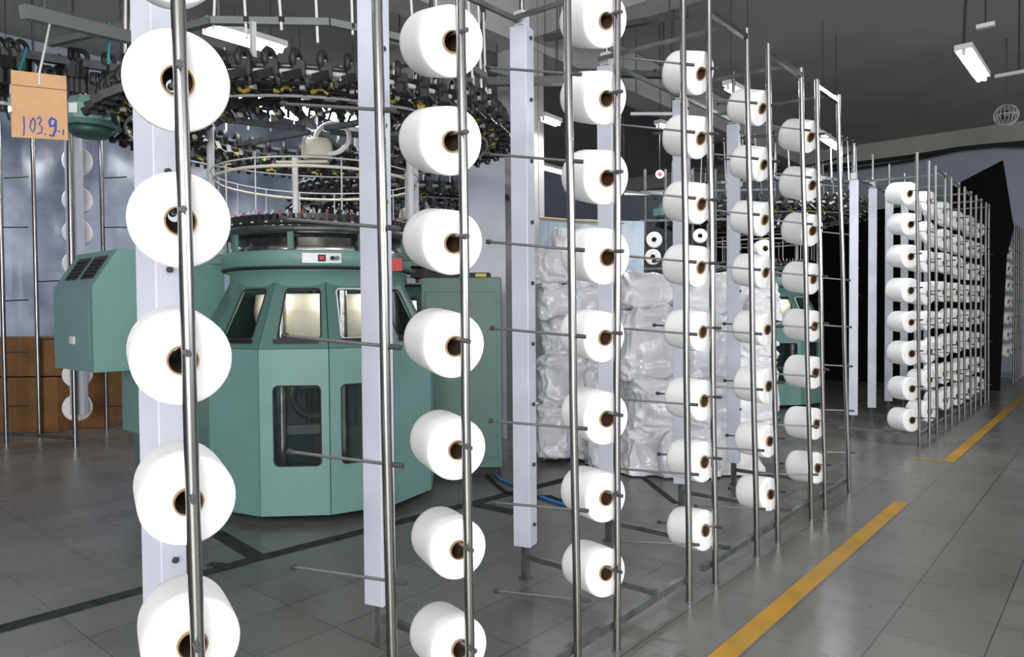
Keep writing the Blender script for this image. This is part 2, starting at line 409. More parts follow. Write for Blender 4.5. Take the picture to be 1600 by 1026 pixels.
empty_column(c_, near, [(1068, 100), (1069, 205), (1070, 308), (1071, 408), (1073, 521), (1074, 631), (1075, 740), (1076, 850)])

mid = thing('creel_rack', 'middle steel creel rack, second along the aisle, with three columns of cones', 'rack', (FX, 4.9, 0))
rack_frame(mid, [D, d_, E_, e_, F_, G_], [3.93, 4.93, 5.88], rail=(3.58, 6.14), pairs=[(D, d_), (E_, e_), (F_, G_)], crosses=[3.93, 4.93, 5.88])
loaded_column(D, mid, [(1094, 120, 68), (1093, 220, 68), (1094, 322, 67), (1092, 420, 68), (1097, 520, 66), (1099, 627, 68), (1099, 722, 67), (1101, 828, 66)], 'first column of the middle rack', 'yarn cones on the middle rack', yaw=10, length=0.80)
loaded_column(E_, mid, [(1192, 175, 56), (1195, 262, 55), (1197, 347, 55), (1198, 428, 54), (1202, 516, 54), (1204, 603, 58), (1205, 688, 54), (1206, 770, 54)], 'second column of the middle rack', 'yarn cones on the middle rack', yaw=11, length=0.84)
loaded_column(F_, mid, [(1266, 218, 52), (1269, 293, 53), (1269, 363, 52), (1271, 438, 51), (1273, 511, 51), (1274, 583, 53), (1276, 662, 52), (1278, 730, 51)], 'last column of the middle rack', 'yarn cones on the middle rack', yaw=17, length=0.88)
empty_column(d_, mid, [(1178, 165), (1179, 250), (1180, 336), (1182, 421), (1184, 520), (1185, 606), (1187, 700), (1189, 790)])
empty_column(e_, mid, [(1258, 205), (1260, 278), (1261, 350), (1263, 430), (1265, 511), (1267, 586), (1268, 664), (1270, 739)])
empty_column(G_, mid, [(1315, 220), (1316, 293), (1318, 366), (1320, 437), (1322, 510), (1324, 571), (1326, 640), (1328, 705)])

far = thing('creel_rack', 'far steel creel rack densely loaded with cones, beyond the gap in the aisle', 'rack', (FX, 11.0, 0))
fposts = []; 
for k in range(6):
    y = 8.72 + 0.93 * k; fposts += [(y, y - 0.22 + 0.03 * k), (y + 0.50, y + 0.50 - 0.12)]
fposts[-1] = (13.72, 13.60)
rack_frame(far, fposts, [9.40, 10.24, 11.1, 12.0, 12.9, 13.6], rail=(8.72, 13.72), pairs=[(fposts[i], fposts[i + 1]) for i in (2, 4, 6, 8, 10)], crosses=[8.74, 11.1, 13.3], pm='brushed_steel')
fcol = [(1415, 303, 37), (1415, 351, 37), (1415, 401, 39), (1415, 454, 42), (1420, 504, 36), (1420, 552, 41), (1420, 607, 40), (1420, 656, 40)]
fz = [at_x(px, py, FX - 0.1).z for px, py, h in fcol]
CN = ['first', 'second', 'third', 'fourth', 'fifth', 'sixth']
for k in range(6):
    p = fposts[2 * k]; e = fposts[2 * k + 1]
    for i in range(8):
        z = fz[i] + (random.uniform(-0.03, 0.03) if k else 0); yaw = (34 if k == 0 else 27) + random.uniform(-4, 4)
        ax = axis_dir(yaw, tilt(z) * 0.5); hh = fcol[i][2]; sc = max(0.9, min(1.05, hh / 39.0)) * (1 if k == 0 else random.uniform(0.95, 1.03))
        pp = Vector((FX, post_y(p, z), z + 0.032)); pax = (ax - UPV * 0.077).normalized(); peg_part(pp, pax, far, 0.37)
        place_cone(pp + pax * 0.09 - UPV * 0.0275 * sc, ax, sc, 'white yarn cone, %s in the %s column of the far rack' % (ORD[i] if i < 7 else 'lowest', CN[k]), 'yarn cones on the far rack')
        z2 = z - 0.03
        if k < 5 or i % 2: peg_part(Vector((FX, post_y(e, z2), z2)), axis_dir(-16, tilt(z2) * 0.5), far, 0.33)

last = thing('creel_rack', 'last dim creel rack at the right edge, beyond the black screen', 'rack', (FX, 17.0, 0))
lp = [(17.0, 16.95), (17.4, 17.3), (17.75, 17.65), (18.1, 18.0), (18.4, 18.3)]
rack_frame(last, lp, [17.2, 17.9, 18.4], rail=(17.0, 18.4), pairs=[(lp[0], lp[1])], crosses=[17.1, 17.9], pm='brushed_steel')
for k in (0, 1):
    p = lp[2 * k]
    for i in range(7):
        z = 2.55 - i * 0.32; ax = axis_dir(10, tilt(z) * 0.5); pp = Vector((FX, post_y(p, z), z + 0.032)); pax = (ax - UPV * 0.077).normalized(); peg_part(pp, pax, last, 0.36)
        place_cone(pp + pax * 0.09 - UPV * 0.026, ax, 0.95, 'white yarn cone, %s in the %s column of the last rack' % (ORD[i] if i < 6 else 'lowest', CN[k]), 'yarn cones on the last rack')

# ------------------------------------------------------------------ circular knitting machine
KC = Vector((-5.10, 3.50, 0))
def pol(r, deg, z): a = math.radians(deg); return KC + Vector((r * math.cos(a), r * math.sin(a), z))
V0 = -31.0
km = thing('knitting_machine', 'large green circular knitting machine with windowed doors, behind the near rack', 'knitting machine', KC)
R1, Z0, Z1, R2, Z2 = 0.95, 0.06, 1.24, 0.70, 1.72
MB().lathe([(0.0, 0.01), (0.80, 0.01), (0.80, 0.10), (0.0, 0.10)], 'black', 24, KC).build('plinth', km)
def lerp(a, b, t): return a + (b - a) * t
def quad_inner(q, l, r, b, t):   # q: bl, br, tr, tl
    f = lambda u, v: lerp(lerp(q[0], q[1], u), lerp(q[3], q[2], u), v)
    return [f(l, b), f(1 - r, b), f(1 - r, 1 - t), f(l, 1 - t)]
def rounded(hole, rad):
    out = []
    for i in range(4):
        c = Vector(hole[i]); p = (Vector(hole[i - 1]) - c).normalized() * rad; q = (Vector(hole[(i + 1) % 4]) - c).normalized() * rad
        for j in range(6):
            t_ = math.pi / 2 * j / 5; out.append(c + p + q - p * math.sin(t_) - q * math.cos(t_))
    return out + [out[0]]
for k in range(12):
    a0, a1 = V0 + 30 * (k - 1), V0 + 30 * k
    g = 0.25
    q = [pol(R1, a0 + g, Z0), pol(R1, a1 - g, Z0), pol(R1, a1 - g, Z1), pol(R1, a0 + g, Z1)]
    hole = quad_inner(q, 0.20, 0.12, 0.30, 0.22) if k == 0 else quad_inner(q, 0.17, 0.17, 0.30, 0.22)
    if k in (0, 1, 6, 7):
        p = MB().plate(q, 0.02, 'green', hole, 0.035).build('skirt_door', km)
        pn = MB(); nrm = (q[1] - q[0]).cross(q[2] - q[1]).normalized(); pn.plate([v - nrm * 0.021 for v in hole], 0.004, 'tinted_window'); pn.build('window_pane', p)
        fr = MB()
        fr.tube([v + nrm * 0.001 for v in rounded(hole, 0.035)], 0.005, 'rubber', 6); fr.build('window_seal', p)
    else:
        MB().plate(q, 0.02, 'green').build('skirt_door', km)
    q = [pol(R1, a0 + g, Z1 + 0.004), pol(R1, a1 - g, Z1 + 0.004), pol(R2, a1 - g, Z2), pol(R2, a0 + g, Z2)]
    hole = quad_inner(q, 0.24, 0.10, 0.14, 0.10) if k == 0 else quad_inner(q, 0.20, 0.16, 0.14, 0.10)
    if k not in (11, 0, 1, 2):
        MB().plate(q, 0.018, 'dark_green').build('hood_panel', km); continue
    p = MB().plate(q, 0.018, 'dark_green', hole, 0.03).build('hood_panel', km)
    nrm = (q[1] - q[0]).cross(q[2] - q[1]).normalized()
    MB().plate([v - nrm * 0.019 for v in hole], 0.004, 'clear_window').build('window_pane', p)
    fr = MB()
    fr.tube([v + nrm * 0.001 for v in rounded(hole, 0.03)], 0.006, 'white_paint' if k == 1 else 'rubber', 6); fr.build('window_seal', p)
    h = MB(); e0, e1 = lerp(q[0], q[3], 0.10), lerp(q[1], q[2], 0.10)
    h.bar(lerp(e0, e1, 0.2) + nrm * 0.012, lerp(e0, e1, 0.86) + nrm * 0.012, 0.022, 0.03, 'black'); h.build('handle', p)
# inside the skirt
mb = MB(); mb.lathe([(0.5, 0.12), (0.5, 0.16), (0.0, 0.16)], 'dark_metal', 32, KC)
for dg in (-62, -20, 60, 150): mb.tube([pol(0.62, dg, 0.1), pol(0.62, dg, 1.7)], 0.045, 'chrome' if dg == -20 or dg == -62 else 'dark_metal', 14)
mb.box(pol(0.55, -40, 0.62), (0.5, 0.08, 0.07), 'dark_metal', rot=math.radians(50)); mb.torus(pol(0.42, -40, 0.86), 0.17, 0.03, 'dark_parts', 32, 8, axis=(0.7, -0.6, 0.2))
mb.build('take_up_frame', km)
mb = MB(); mb.lathe([(0.0, 1.64), (0.50, 1.64), (0.52, 1.5), (0.46, 1.2), (0.36, 0.98), (0.30, 0.9), (0.0, 0.9)], 'cream', 40, KC)
mb.build('fabric_roll', km)
MB().lathe([(0.30, 1.215), (0.88, 1.215), (0.88, 1.225), (0.30, 1.225)], 'black', 36, KC, closed=True).build('inner_light_shield', km)  # added disc that keeps light out of the dark lower skirt
l = area('machine_fill_light', pol(0.66, -75, 1.15), pol(0.5, -40, 0.5), 0.15, 0.05, 2.0, (0.95, 0.97, 1.0)); l.parent = km; l.location = l.location - KC  # added fill light for the view through the lower windows
for dg in (-75, -25, 15):
    l = area('machine_fill_light', pol(0.62, dg, 1.66), pol(0.45, dg, 1.3), 0.15, 0.05, 2.2, (1.0, 0.96, 0.85)); l.parent = km; l.location = l.location - KC  # added fill lights to brighten the fabric behind the hood windows
# bed
MB().lathe([(0.66, Z2 - 0.06), (0.70, Z2 - 0.02), (0.69, 1.80), (0.72, 1.805), (0.72, 1.82), (0.5, 1.82)], 'green', 72, KC).build('bed_collar', km)
mb = MB(); mb.lathe([(0.5, 1.815), (0.745, 1.815), (0.755, 1.825), (0.755, 1.835), (0.5, 1.836)], 'black', 72, KC)
mb.lathe([(0.5, 1.836), (0.74, 1.836), (0.752, 1.842), (0.752, 1.945), (0.745, 1.955), (0.5, 1.96)], 'green', 72, KC)
bed = mb.build('bed_ring', km)
# control panel with display and buttons
def onring(r, deg, z, w, h, t, m, mb):
    c = pol(r, deg, z); mb.box(c, (t, w, h), m, rot=math.radians(deg), bev=0.004); return mb
mb = MB(); onring(0.755, -33, 1.893, 0.28, 0.075, 0.016, 'white_paint', mb); cpn = mb.build('control_panel', km)
mb = MB(); onring(0.764, -33.0, 1.893, 0.055, 0.05, 0.012, 'black', mb); onring(0.768, -33.0, 1.893, 0.036, 0.03, 0.012, 'red', mb); mb.build('display', cpn)['label'] = 'small red display'
for dg, m in ((-27.5, 'black'), (-25, 'dark_green')):
    mb = MB(); p = pol(0.76, dg, 1.893); n = pol(0.79, dg, 1.893); mb.tube([p, n], 0.016, m, 12); mb.build('button', cpn)
mb = MB(); onring(0.756, 3, 1.91, 0.09, 0.03, 0.01, 'black', mb); mb.build('vent_slot', bed)
MB().lathe([(0.70, 1.955), (0.70, 1.985), (0.68, 2.0), (0.68, 2.05), (0.665, 2.065), (0.5, 2.07)], 'chrome', 72, KC).build('cylinder_ring', km)
mb = MB(); mb.lathe([(0.5, 2.085), (0.75, 2.085), (0.765, 2.10), (0.765, 2.125), (0.74, 2.14), (0.5, 2.14)], 'dark_metal', 72, KC); mb.build('dial_plate', km)
for dg in range(-50, 310, 40):
    mb = MB(); mb.box(pol(0.735, dg, 2.04), (0.03, 0.04, 0.16), 'dark_green', rot=math.radians(dg)); mb.build('bracket', km)
mb = MB(); mb.lathe([(0.5, 2.14), (0.70, 2.14), (0.72, 2.155), (0.72, 2.185), (0.66, 2.20), (0.64, 2.235), (0.5, 2.24)], 'dark_parts', 72, KC)
for k in range(72):
    dg = k * 5; mb.box(pol(0.70, dg, 2.19), (0.05, 0.030, 0.065), 'dark_parts', rot=math.radians(dg))
    mb.tube([pol(0.68, dg, 2.21), pol(0.665, dg + 1.5, 2.255)], 0.007, 'fixture' if k % 3 else 'red', 6)
    if k % 2: mb.box(pol(0.725, dg, 2.165), (0.012, 0.02, 0.012), 'fixture', rot=math.radians(dg))
mb.build('feeder_crown', km)
# legs, rings
for dg, m in ((-135, 'fixture'), (-110 + 180, 'fixture'), (20, 'fixture')):
    mb = MB(); mb.tube([pol(0.86, dg, 1.9), pol(0.86, dg, 3.1)], 0.030, m, 14); mb.bar(pol(0.72, dg, 1.93), pol(0.88, dg, 1.93), 0.08, 0.06, 'dark_green'); mb.build('column', km)
mb = MB(); mb.torus(KC + Vector((0, 0, 2.55)), 0.80, 0.012, 'cream', 80, 8); mb.torus(KC + Vector((0, 0, 2.61)), 0.82, 0.006, 'fixture', 80, 6)
for k in range(16): mb.tube([pol(0.80, k * 22.5, 2.24), pol(0.80, k * 22.5, 2.61)], 0.006, 'fixture', 6)
mb.build('yarn_guide_ring', km)
mb = MB()
for z, r, t, m in ((3.04, 1.45, 0.020, 'dark_metal'), (2.99, 1.50, 0.018, 'fixture'), (2.94, 1.47, 0.022, 'dark_parts'), (3.02, 1.00, 0.022, 'dark_metal'), (2.95, 0.97, 0.02, 'dark_parts')): mb.torus(KC + Vector((0, 0, z)), r, t, m, 96, 8)
for k in range(6):
    mb.bar(pol(0.1, k * 60 + 10, 3.0), pol(1.46, k * 60 + 10, 3.0), 0.05, 0.04, 'dark_metal')
mb.build('feeder_ring', km)
mb = MB(); mb.torus(KC + Vector((0, 0, 2.90)), 1.42, 0.014, 'dark_parts', 96, 6); mb.torus(KC + Vector((0, 0, 2.87)), 1.40, 0.010, 'fixture', 96, 6)
for k in range(0, 40): 
    if k % 5 != 2: mb.tube([pol(1.42, k * 9 + 1.5 * j, 2.902) + Vector((0, 0, 0.012 * math.sin(j * 2 + k))) for j in range(4)], 0.017, 'yellow', 6); mb.build('wiring_ring', km)
def feeder_mesh(dg, var, dr=0.0, dz=0.0):
    mb = MB(); R = Matrix.Rotation(math.radians(dg), 3, 'Z'); rd = R @ Vector((1, 0, 0)); tg = R @ Vector((0, 1, 0))
    P = lambda r, t, z: pol(r + dr, dg, 3.06 + (z - 3.17) * 0.55 + dz) + tg * t
    mb.torus(P(1.52, 0, 3.17), 0.050, 0.024, 'dark_parts', 20, 6, axis=tg + rd * 0.35)
    mb.tube([P(1.52, -0.02, 3.16), P(1.52, 0.02, 3.16)], 0.016, 'fixture', 8)
    mb.box(P(1.52, 0.02, 3.055), (0.09, 0.075, 0.10), 'dark_parts', rot=math.radians(dg), bev=0.006)
    mb.bar(P(1.56, 0.02, 3.0), P(1.66, -0.05, 2.9), 0.04, 0.05, 'dark_parts'); mb.bar(P(1.46, 0.0, 3.0), P(1.40, 0.05, 2.86), 0.035, 0.05, 'dark_parts')
    mb.tube([P(1.56, 0, 3.0), P(1.56, 0, 2.90)], 0.030, 'dark_parts', 12); mb.tube([P(1.56, 0, 2.975), P(1.56, 0, 2.925)], 0.033, 'fixture' if var % 4 == 0 else 'dark_parts', 12)
    mb.tube([P(1.56, 0, 2.90), P(1.56, 0, 2.885)], 0.043, 'dark_parts', 12)
    mb.tube([P(1.54, 0.03, 3.0), P(1.62, 0.08, 2.84)], 0.008, 'chrome', 6); mb.tube([P(1.50, -0.03, 3.02), P(1.40, -0.05, 2.86)], 0.009, 'dark_parts', 6)
    mb.box(P(1.60, 0.075, 2.87), (0.03, 0.02, 0.04), 'dark_parts', rot=math.radians(dg))
    if var % 2 == 0: mb.box(P(1.47, 0.045, 2.93), (0.05, 0.014, 0.03), 'yellow', rot=math.radians(dg + 20))
    else: mb.box(P(1.45, 0.03, 2.90), (0.04, 0.03, 0.03), 'cream', rot=math.radians(dg - 10))
    return mb.build('yarn_feeder', km)
FEED0 = None
for k in range(60):
    if not 226 < k * 6 + 3 < 250: feeder_mesh(k * 6 + 3, k)
for k in range(40): feeder_mesh(k * 9 + 1, k + 1, -0.52, -0.02)
# overhead frame with hanging guide tubes
mb = MB()
for k in range(12):
    mb.bar(pol(1.42, V0 + 30 * k, 3.34), pol(1.42, V0 + 30 * (k + 1), 3.34), 0.05, 0.045, 'grey_bar')
for dg in (40, 130, 220, 310): mb.bar(pol(1.42, dg, 3.32), pol(1.42, dg, 3.1), 0.03, 0.03, 'fixture')
mb.build('overhead_frame', km)
mb = MB(); mb.torus(KC + Vector((0, 0, 3.95)), 1.38, 0.02, 'dark_metal', 72, 8)
for k in range(6): mb.tube([pol(1.38, k * 60, 3.34), pol(1.38, k * 60, 3.96)], 0.014, 'dark_metal', 8)
mb.build('upper_ring', km)
for k in range(40):
    dg = k * 9 + 2; dx = random.uniform(-2, 2)
    mb = MB(); mb.tube([pol(1.40, dg, random.uniform(3.2, 3.3)), pol(1.38, dg + dx, 3.99)], 0.009, 'white_paint', 8)
    mb.tube([pol(1.40, dg, 3.36), pol(1.40, dg, 3.33)], 0.018, 'black', 8); mb.build('guide_tube', km)
# lint fan on a white post
mb = MB(); mb.tube([pol(0.18, -120, 2.1), pol(0.18, -120, 2.76)], 0.025, 'white_paint', 12)
mb.box(pol(0.12, -120, 2.73), (0.42, 0.05, 0.02), 'cream', rot=math.radians(40)); fan = mb.build('fan_post', km)
fc = pol(0.05, -40, 2.76)
mb = MB(); mb.lathe([(0.0, 0.0), (0.115, 0.0), (0.125, 0.02), (0.12, 0.12), (0.10, 0.15), (0.0, 0.17)], 'cream', 28, fc); mb.torus(fc + Vector((0.10, 0.08, 0.16)), 0.14, 0.02, 'white_paint', 28, 8, axis=(0.6, -0.75, 0.3)); mb.build('lint_fan', km)
# drive motor on the feeder ring
mc = pol(1.66, 238, 2.90)
mb = MB(); mb.lathe([(0.0, 0.0), (0.20, 0.0), (0.24, 0.03), (0.24, 0.14), (0.16, 0.17), (0.13, 0.22), (0.0, 0.22)], 'green', 8, mc, smooth=False)
mb.lathe([(0.0, -0.06), (0.12, -0.06), (0.17, -0.01), (0.0, 0.0)], 'deep_green', 16, mc)
mb.box(mc + Vector((0.17, -0.17, 0.09)), (0.01, 0.06, 0.07), 'label_white', rot=math.radians(-45)); mb.bar(mc + Vector((0, 0, 0.1)), pol(1.4, 238, 3.0), 0.05, 0.05, 'dark_green')
mb.build('drive_motor', km)
mb = MB(); mb.box(pol(0.83, 9, 1.86), (0.01, 0.09, 0.10), 'red', rot=math.radians(-35)); mb.build('warning_tag', km)['label'] = 'red warning tag'

# big control box on the left of the machine
def prism(mb, pts_a, pts_b, m):
    n = len(pts_a); vs = pts_a + pts_b
    mb.add(vs, [tuple(range(n)), tuple(range(2 * n - 1, n - 1, -1))] + [(i, (i + 1) % n, n + (i + 1) % n, n + i) for i in range(n)], m); return mb
CD = 5.5
corner = at_d(147, 582, CD); zb = corner.z
ztop = at_d(185, 388, CD + 0.1).z; zch = at_d(147, 447, CD).z
ex = Vector((0, 1, 0)); ey = Vector((-1, 0, 0))
cabx = thing('control_cabinet', 'green chamfered control cabinet with two black vents, left of the near knitting machine', 'cabinet', (corner.x, corner.y, 0))
wd, dp = 1.06, 0.86
def cb(u, v, z): return Vector((corner.x, corner.y, 0)) + ex * u + ey * v + Vector((0, 0, z))
# profile along ex: chamfer at the left end
prof = [(0, zb), (wd, zb), (wd, ztop), (0.19, ztop), (0, zch)]
mb = MB(); prism(mb, [cb(u, 0, z) for u, z in prof], [cb(u, dp, z) for u, z in prof], 'green'); mb.build('body', cabx)
mb = MB()
mb.plate([cb(-0.004, dp - 0.08, zb + 0.08), cb(-0.004, 0.08, zb + 0.08), cb(-0.004, 0.08, zch - 0.1), cb(-0.004, dp - 0.08, zch - 0.1)], 0.006, 'green'); 
mb.build('door', cabx)
mb = MB(); mb.box(cb(-0.01, 0.42, zb + 0.24), (0.012, 0.09, 0.06), 'label_white', rot=math.atan2(ex.y, ex.x)); mb.build('label_plate', cabx)
for v0, v1 in ((0.10, 0.36), (0.44, 0.70)):
    f = lambda t, v: cb(lerp(0, 0.19, t), v, lerp(zch, ztop, t)) + (ex * -0.75 + Vector((0, 0, 0.66))) * 0.008
    mb = MB(); mb.plate([f(0.22, v1), f(0.22, v0), f(0.82, v0), f(0.82, v1)], 0.012, 'black')
    for t in (0.3, 0.4, 0.5, 0.6, 0.7): mb.bar(f(t, v0 + 0.02) + Vector((0, 0, 0.004)), f(t, v1 - 0.02) + Vector((0, 0, 0.004)), 0.012, 0.006, 'dark_parts')
    mb.build('vent', cabx)
mb = MB(); mb.box(cb(0.55, 0.45, (zb + 0.74) / 2 + 0.2), (0.42, 0.5, zb - 0.74 + 0.3), 'dark_green', rot=math.atan2(ex.y, ex.x))
s0 = cb(0.62, 0.25, 0)
mb = MB(); mb.box((s0.x, s0.y, (zb + 0.52) / 2), (0.50, 0.40, zb - 0.52), 'green', rot=math.atan2(ex.y, ex.x)); mb.box((s0.x, s0.y, 0.36), (0.34, 0.34, 0.32), 'dark_green', rot=math.atan2(ex.y, ex.x)); mb.box((s0.x, s0.y, 0.10), (0.24, 0.24, 0.20), 'deep_green', rot=math.atan2(ex.y, ex.x))
mb.build('pedestal', cabx)
mb = MB(); pp = s0 - ey * 0.205 - ex * 0.10; mb.box((pp.x, pp.y, zb - 0.25), (0.10, 0.012, 0.24), 'bamboo', rot=math.atan2(ex.y, ex.x)); mb.build('warning_plate', cabx)

# electrical cabinet to the right of the machine
er = at_z(785, 744); el_ = er - RT * 0.95; el_.z = 0
elx = thing('electrical_cabinet', 'tall dark green electrical cabinet standing right of the near knitting machine', 'cabinet', (er.x, er.y, 0))
eu = Vector((RT.x, RT.y, 0)).normalized(); ev = Vector((FW.x, FW.y, 0)).normalized(); erot = math.atan2(eu.y, eu.x)
eh = at_d(785, 433, (er - EYE).dot(FW)).z
ec = er - eu * 0.36 + ev * 0.25
mb = MB(); mb.box((ec.x, ec.y, (eh + 0.08) / 2), (0.72, 0.5, eh - 0.08), 'dark_green', rot=erot, bev=0.008); mb.box((ec.x, ec.y, 0.05), (0.66, 0.42, 0.10), 'black', rot=erot); mb.build('body', elx)
fcn = er - eu * 0.36
mb = MB(); mb.box((fcn.x, fcn.y, eh / 2 + 0.02), (0.64, 0.016, eh - 0.3), 'dark_green', rot=erot, bev=0.005); mb.build('door', elx)
lp_ = at_d(683, 468, (er - EYE).dot(FW) - 0.02); mb = MB(); mb.box(lp_, (0.05, 0.008, 0.16), 'label_white', rot=erot); mb.box(lp_ - ev * 0.003 - Vector((0, 0, 0.02)), (0.02, 0.006, 0.035), 'dark_parts', rot=erot); mb.build('label_strip', elx)
mb = MB(); c0 = ec - eu * 0.1; mb.box((c0.x, c0.y, eh + 0.025), (0.72, 0.4, 0.04), 'black', rot=erot); c1 = ec + eu * 0.18 - ev * 0.21; mb.box((c1.x, c1.y, eh + 0.02), (0.10, 0.012, 0.03), 'yellow', rot=erot); mb.build('top_tray', elx)

# second machine behind, partly hidden by the middle rack
k2 = copy_tree(km); k2.location = at_d(1188, 500, 11.6); k2.location.z = 0
k3 = copy_tree(km); k3.location = at_d(640, 500, 10.0); k3.location.z = 0
for ch in kids(k3):
    if ch.name.startswith(('drive_motor', 'warning_tag')): bpy.data.objects.remove(ch)
k3['label'] = 'third knitting machine, only its dark upper rings showing above the electrical cabinet'
k2['label'] = 'distant green knitting machine half hidden behind the middle rack and the bags'

# ------------------------------------------------------------------ sheets and partitions behind
def sheet(name, p0, p1, z0, z1, m, label, cat, wav=0.03, n=40, t=0.006, dips=0.0):
    p0, p1 = Vector(p0), Vector(p1); d = (p1 - p0); nrm = Vector((-d.y, d.x, 0)).normalized(); vs = []; rows = 14
    for i in range(n + 1):
        u = i / n
        for j in range(rows + 1):
            w = j / rows; q = p0 + d * u; s_ = wav * noise.noise(Vector((u * d.length * 1.7, w * 1.3, z0 + d.length)))
            vs.append(Vector((q.x, q.y, 0)) + nrm * s_ + Vector((0, 0, z0 + (z1 - z0) * w - dips * (w) * 4 * (u % 0.25) * (0.25 - u % 0.25) * 16)))
    k = len(vs); vs += [v + nrm * t for v in vs]; fs = []
    for i in range(n):
        for j in range(rows):
            a = i * (rows + 1) + j; b = a + rows + 1; fs += [(a, b, b + 1, a + 1), (k + a + 1, k + b + 1, k + b, k + a)]
    mb = MB(); mb.add(vs, fs, m, True)
    return tag(mb.build(name), label, cat)
sheet('plastic_curtain', (-11.78, -2.0, 0), (-11.78, 8.7, 0), 0.05, 5.2, 'sheet', 'long bluish plastic curtain hanging along the left wall behind the boxes', 'curtain', 0.12, 90)
p0, p1 = at_d(724, 400, 8.3), at_d(790, 400, 8.3)
sheet('plastic_curtain', (p0.x, p0.y, 0), (p1.x, p1.y, 0), 0.01, at_d(750, 236, 8.3).z, 'panel_sheet', 'pale grey plastic sheet panel hanging left of the concrete column', 'curtain', 0.03, 12)
q0, q1 = at_d(842, 340, 8.6), at_d(975, 348, 8.6)
mb = MB(); mb.tube([q0, lerp(q0, q1, 0.5) + Vector((0, 0, -0.01)), q1], 0.014, 'bamboo', 8)
for q in (q0, q1): mb.tube([q, (q.x, q.y, CEIL)], 0.003, 'dark_parts', 5)
tag(mb.build('hanging_pole'), 'thin yellow bamboo pole carrying the blue plastic sheet above the bags', 'pole')
p0, p1 = at_d(844, 345, 8.62), at_d(1008, 345, 8.9)
sheet('plastic_curtain', (p0.x, p0.y, 0), (p1.x, p1.y, 0), 0.9, at_d(900, 341, 8.6).z, 'blue_sheet', 'clear bluish plastic sheet hanging from the bamboo pole behind the bags', 'curtain', 0.08, 30)

# black screens
bp = at_z(1345, 596); 
x0, x1 = at_y(1120, 450, bp.y).x, at_y(1500, 450, bp.y).x
sheet('black_screen', (x0, bp.y, 0), (x1, bp.y, 0), 0.0, at_y(1345, 329, bp.y).z, 'black_cloth', 'wide black cloth screen standing behind the middle and far racks', 'screen', 0.05, 40)
sp_ = at_z(1560, 612)
pts = [at_y(x, y, sp_.y) for x, y in ((1496, 612), (1562, 612), (1573, 400), (1584, 356), (1567, 250), (1486, 292))]; pts[0].z = pts[1].z = 0.01
mb = MB(); mb.plate(pts, 0.04, 'black_cloth'); tag(mb.build('black_screen'), 'tall black tarpaulin screen with a slanting top at the end of the far rack', 'screen')

# ------------------------------------------------------------------ wrapped bags
def bag(px0, py0, px1, py1, dist, label, m='plastic_bag', seed=0, deep=0.5, zf=None):
    c = at_d((px0 + px1) / 2, (py0 + py1) / 2, dist + deep / 2); w = (px1 - px0) / F * dist / 2 * 1.0; h = (py1 - py0) / F * dist / 2 * 1.01
    bm = bmesh.new(); bmesh.ops.create_icosphere(bm, subdivisions=5, radius=1.0)
    vs = []
    for v in bm.verts:
        n = v.co.normalized(); e = 0.42
        f = lambda t: math.copysign(abs(t) ** e, t)
        q = Vector((f(n.x), f(n.y), f(n.z))); L = max(abs(q.x), abs(q.y), abs(q.z)); q = q * (0.55 + 0.45 / max(L, 0.7))
        q = Vector((max(-1, min(1, q.x)), max(-1, min(1, q.y)), max(-1, min(1, q.z))))
        s = Vector((seed * 3.1, seed * 1.7, seed * 0.9)); pq = Vector((q.x * w, q.y * deep / 2, q.z * h))
        wp = pq + Vector((noise.noise(pq * 4 + s), noise.noise(pq * 4 - s), noise.noise(pq * 4 + s * 2))) * 0.09
        d = 0.05 * noise.noise(pq * 3.2 + s) + 0.11 * (0.3 - abs(noise.noise(Vector((wp.x * 6, wp.y * 6, wp.z * 10)) + s * 2))) + 0.04 * (0.3 - abs(noise.noise(Vector((wp.x * 15, wp.y * 15, wp.z * 21)) + s * 3)))
        pq += n * d
        vs.append(c + eu * pq.x + ev * pq.y + Vector((0, 0, pq.z)))
    bm.verts.index_update(); fs = [[v.index for v in f_.verts] for f_ in bm.faces]; bm.free()
    zmin = min(v.z for v in vs)
    if zf is not None or zmin < 0.01:
        lo = 0.012
        for v in vs: v.z = max(v.z, lo)
        if zf is not None:
            for v in vs:
                if v.z < lo + 0.08 and zmin > lo: v.z = lo + (v.z - zmin)
    mb = MB(); mb.add(vs, fs, m, True)
    return tag(mb.build('wrapped_bag'), label, 'bag', 'plastic wrapped bags of fabric')
B_ = lambda *a, **k: bag(*a, **k)
LG, RG = 7.2, 6.55
B_(866, 362, 902, 400, LG, 'small white bag on the very top of the left stack, beside the concrete column', seed=1, deep=0.3, m='bag_white')
B_(836, 392, 892, 442, LG - .1, 'white plastic bag, second from the top of the left stack', seed=2)
B_(845, 440, 905, 496, LG - .1, 'bulging plastic bag, third down at the left end of the stack', seed=3)
B_(850, 490, 915, 556, LG, 'bluish plastic bag, fourth down at the left end of the stack', seed=4)
B_(840, 556, 912, 632, LG - .2, 'plastic bag, second from the floor at the left end of the stack', seed=5)
B_(840, 628, 884, 708, LG - .2, 'narrow upright plastic bag on the floor at the left end', seed=6, zf=1)
B_(878, 630, 925, 710, LG - .1, 'second upright plastic bag on the floor from the left end', seed=7, zf=1)
B_(890, 440, 965, 505, LG + .1, 'plastic bag behind the third cone column, upper row', seed=8)
B_(905, 500, 985, 566, LG, 'plastic bag behind the third cone column, middle row', seed=9)
B_(905, 562, 985, 640, LG - .1, 'plastic bag behind the third cone column, row above the floor', seed=10)
B_(918, 636, 990, 735, LG - .5, 'plastic bag on the floor behind the third cone column', seed=11, zf=1)
B_(968, 430, 1045, 486, RG + .2, 'white bag at the top left of the right stack', seed=12, m='bag_white')
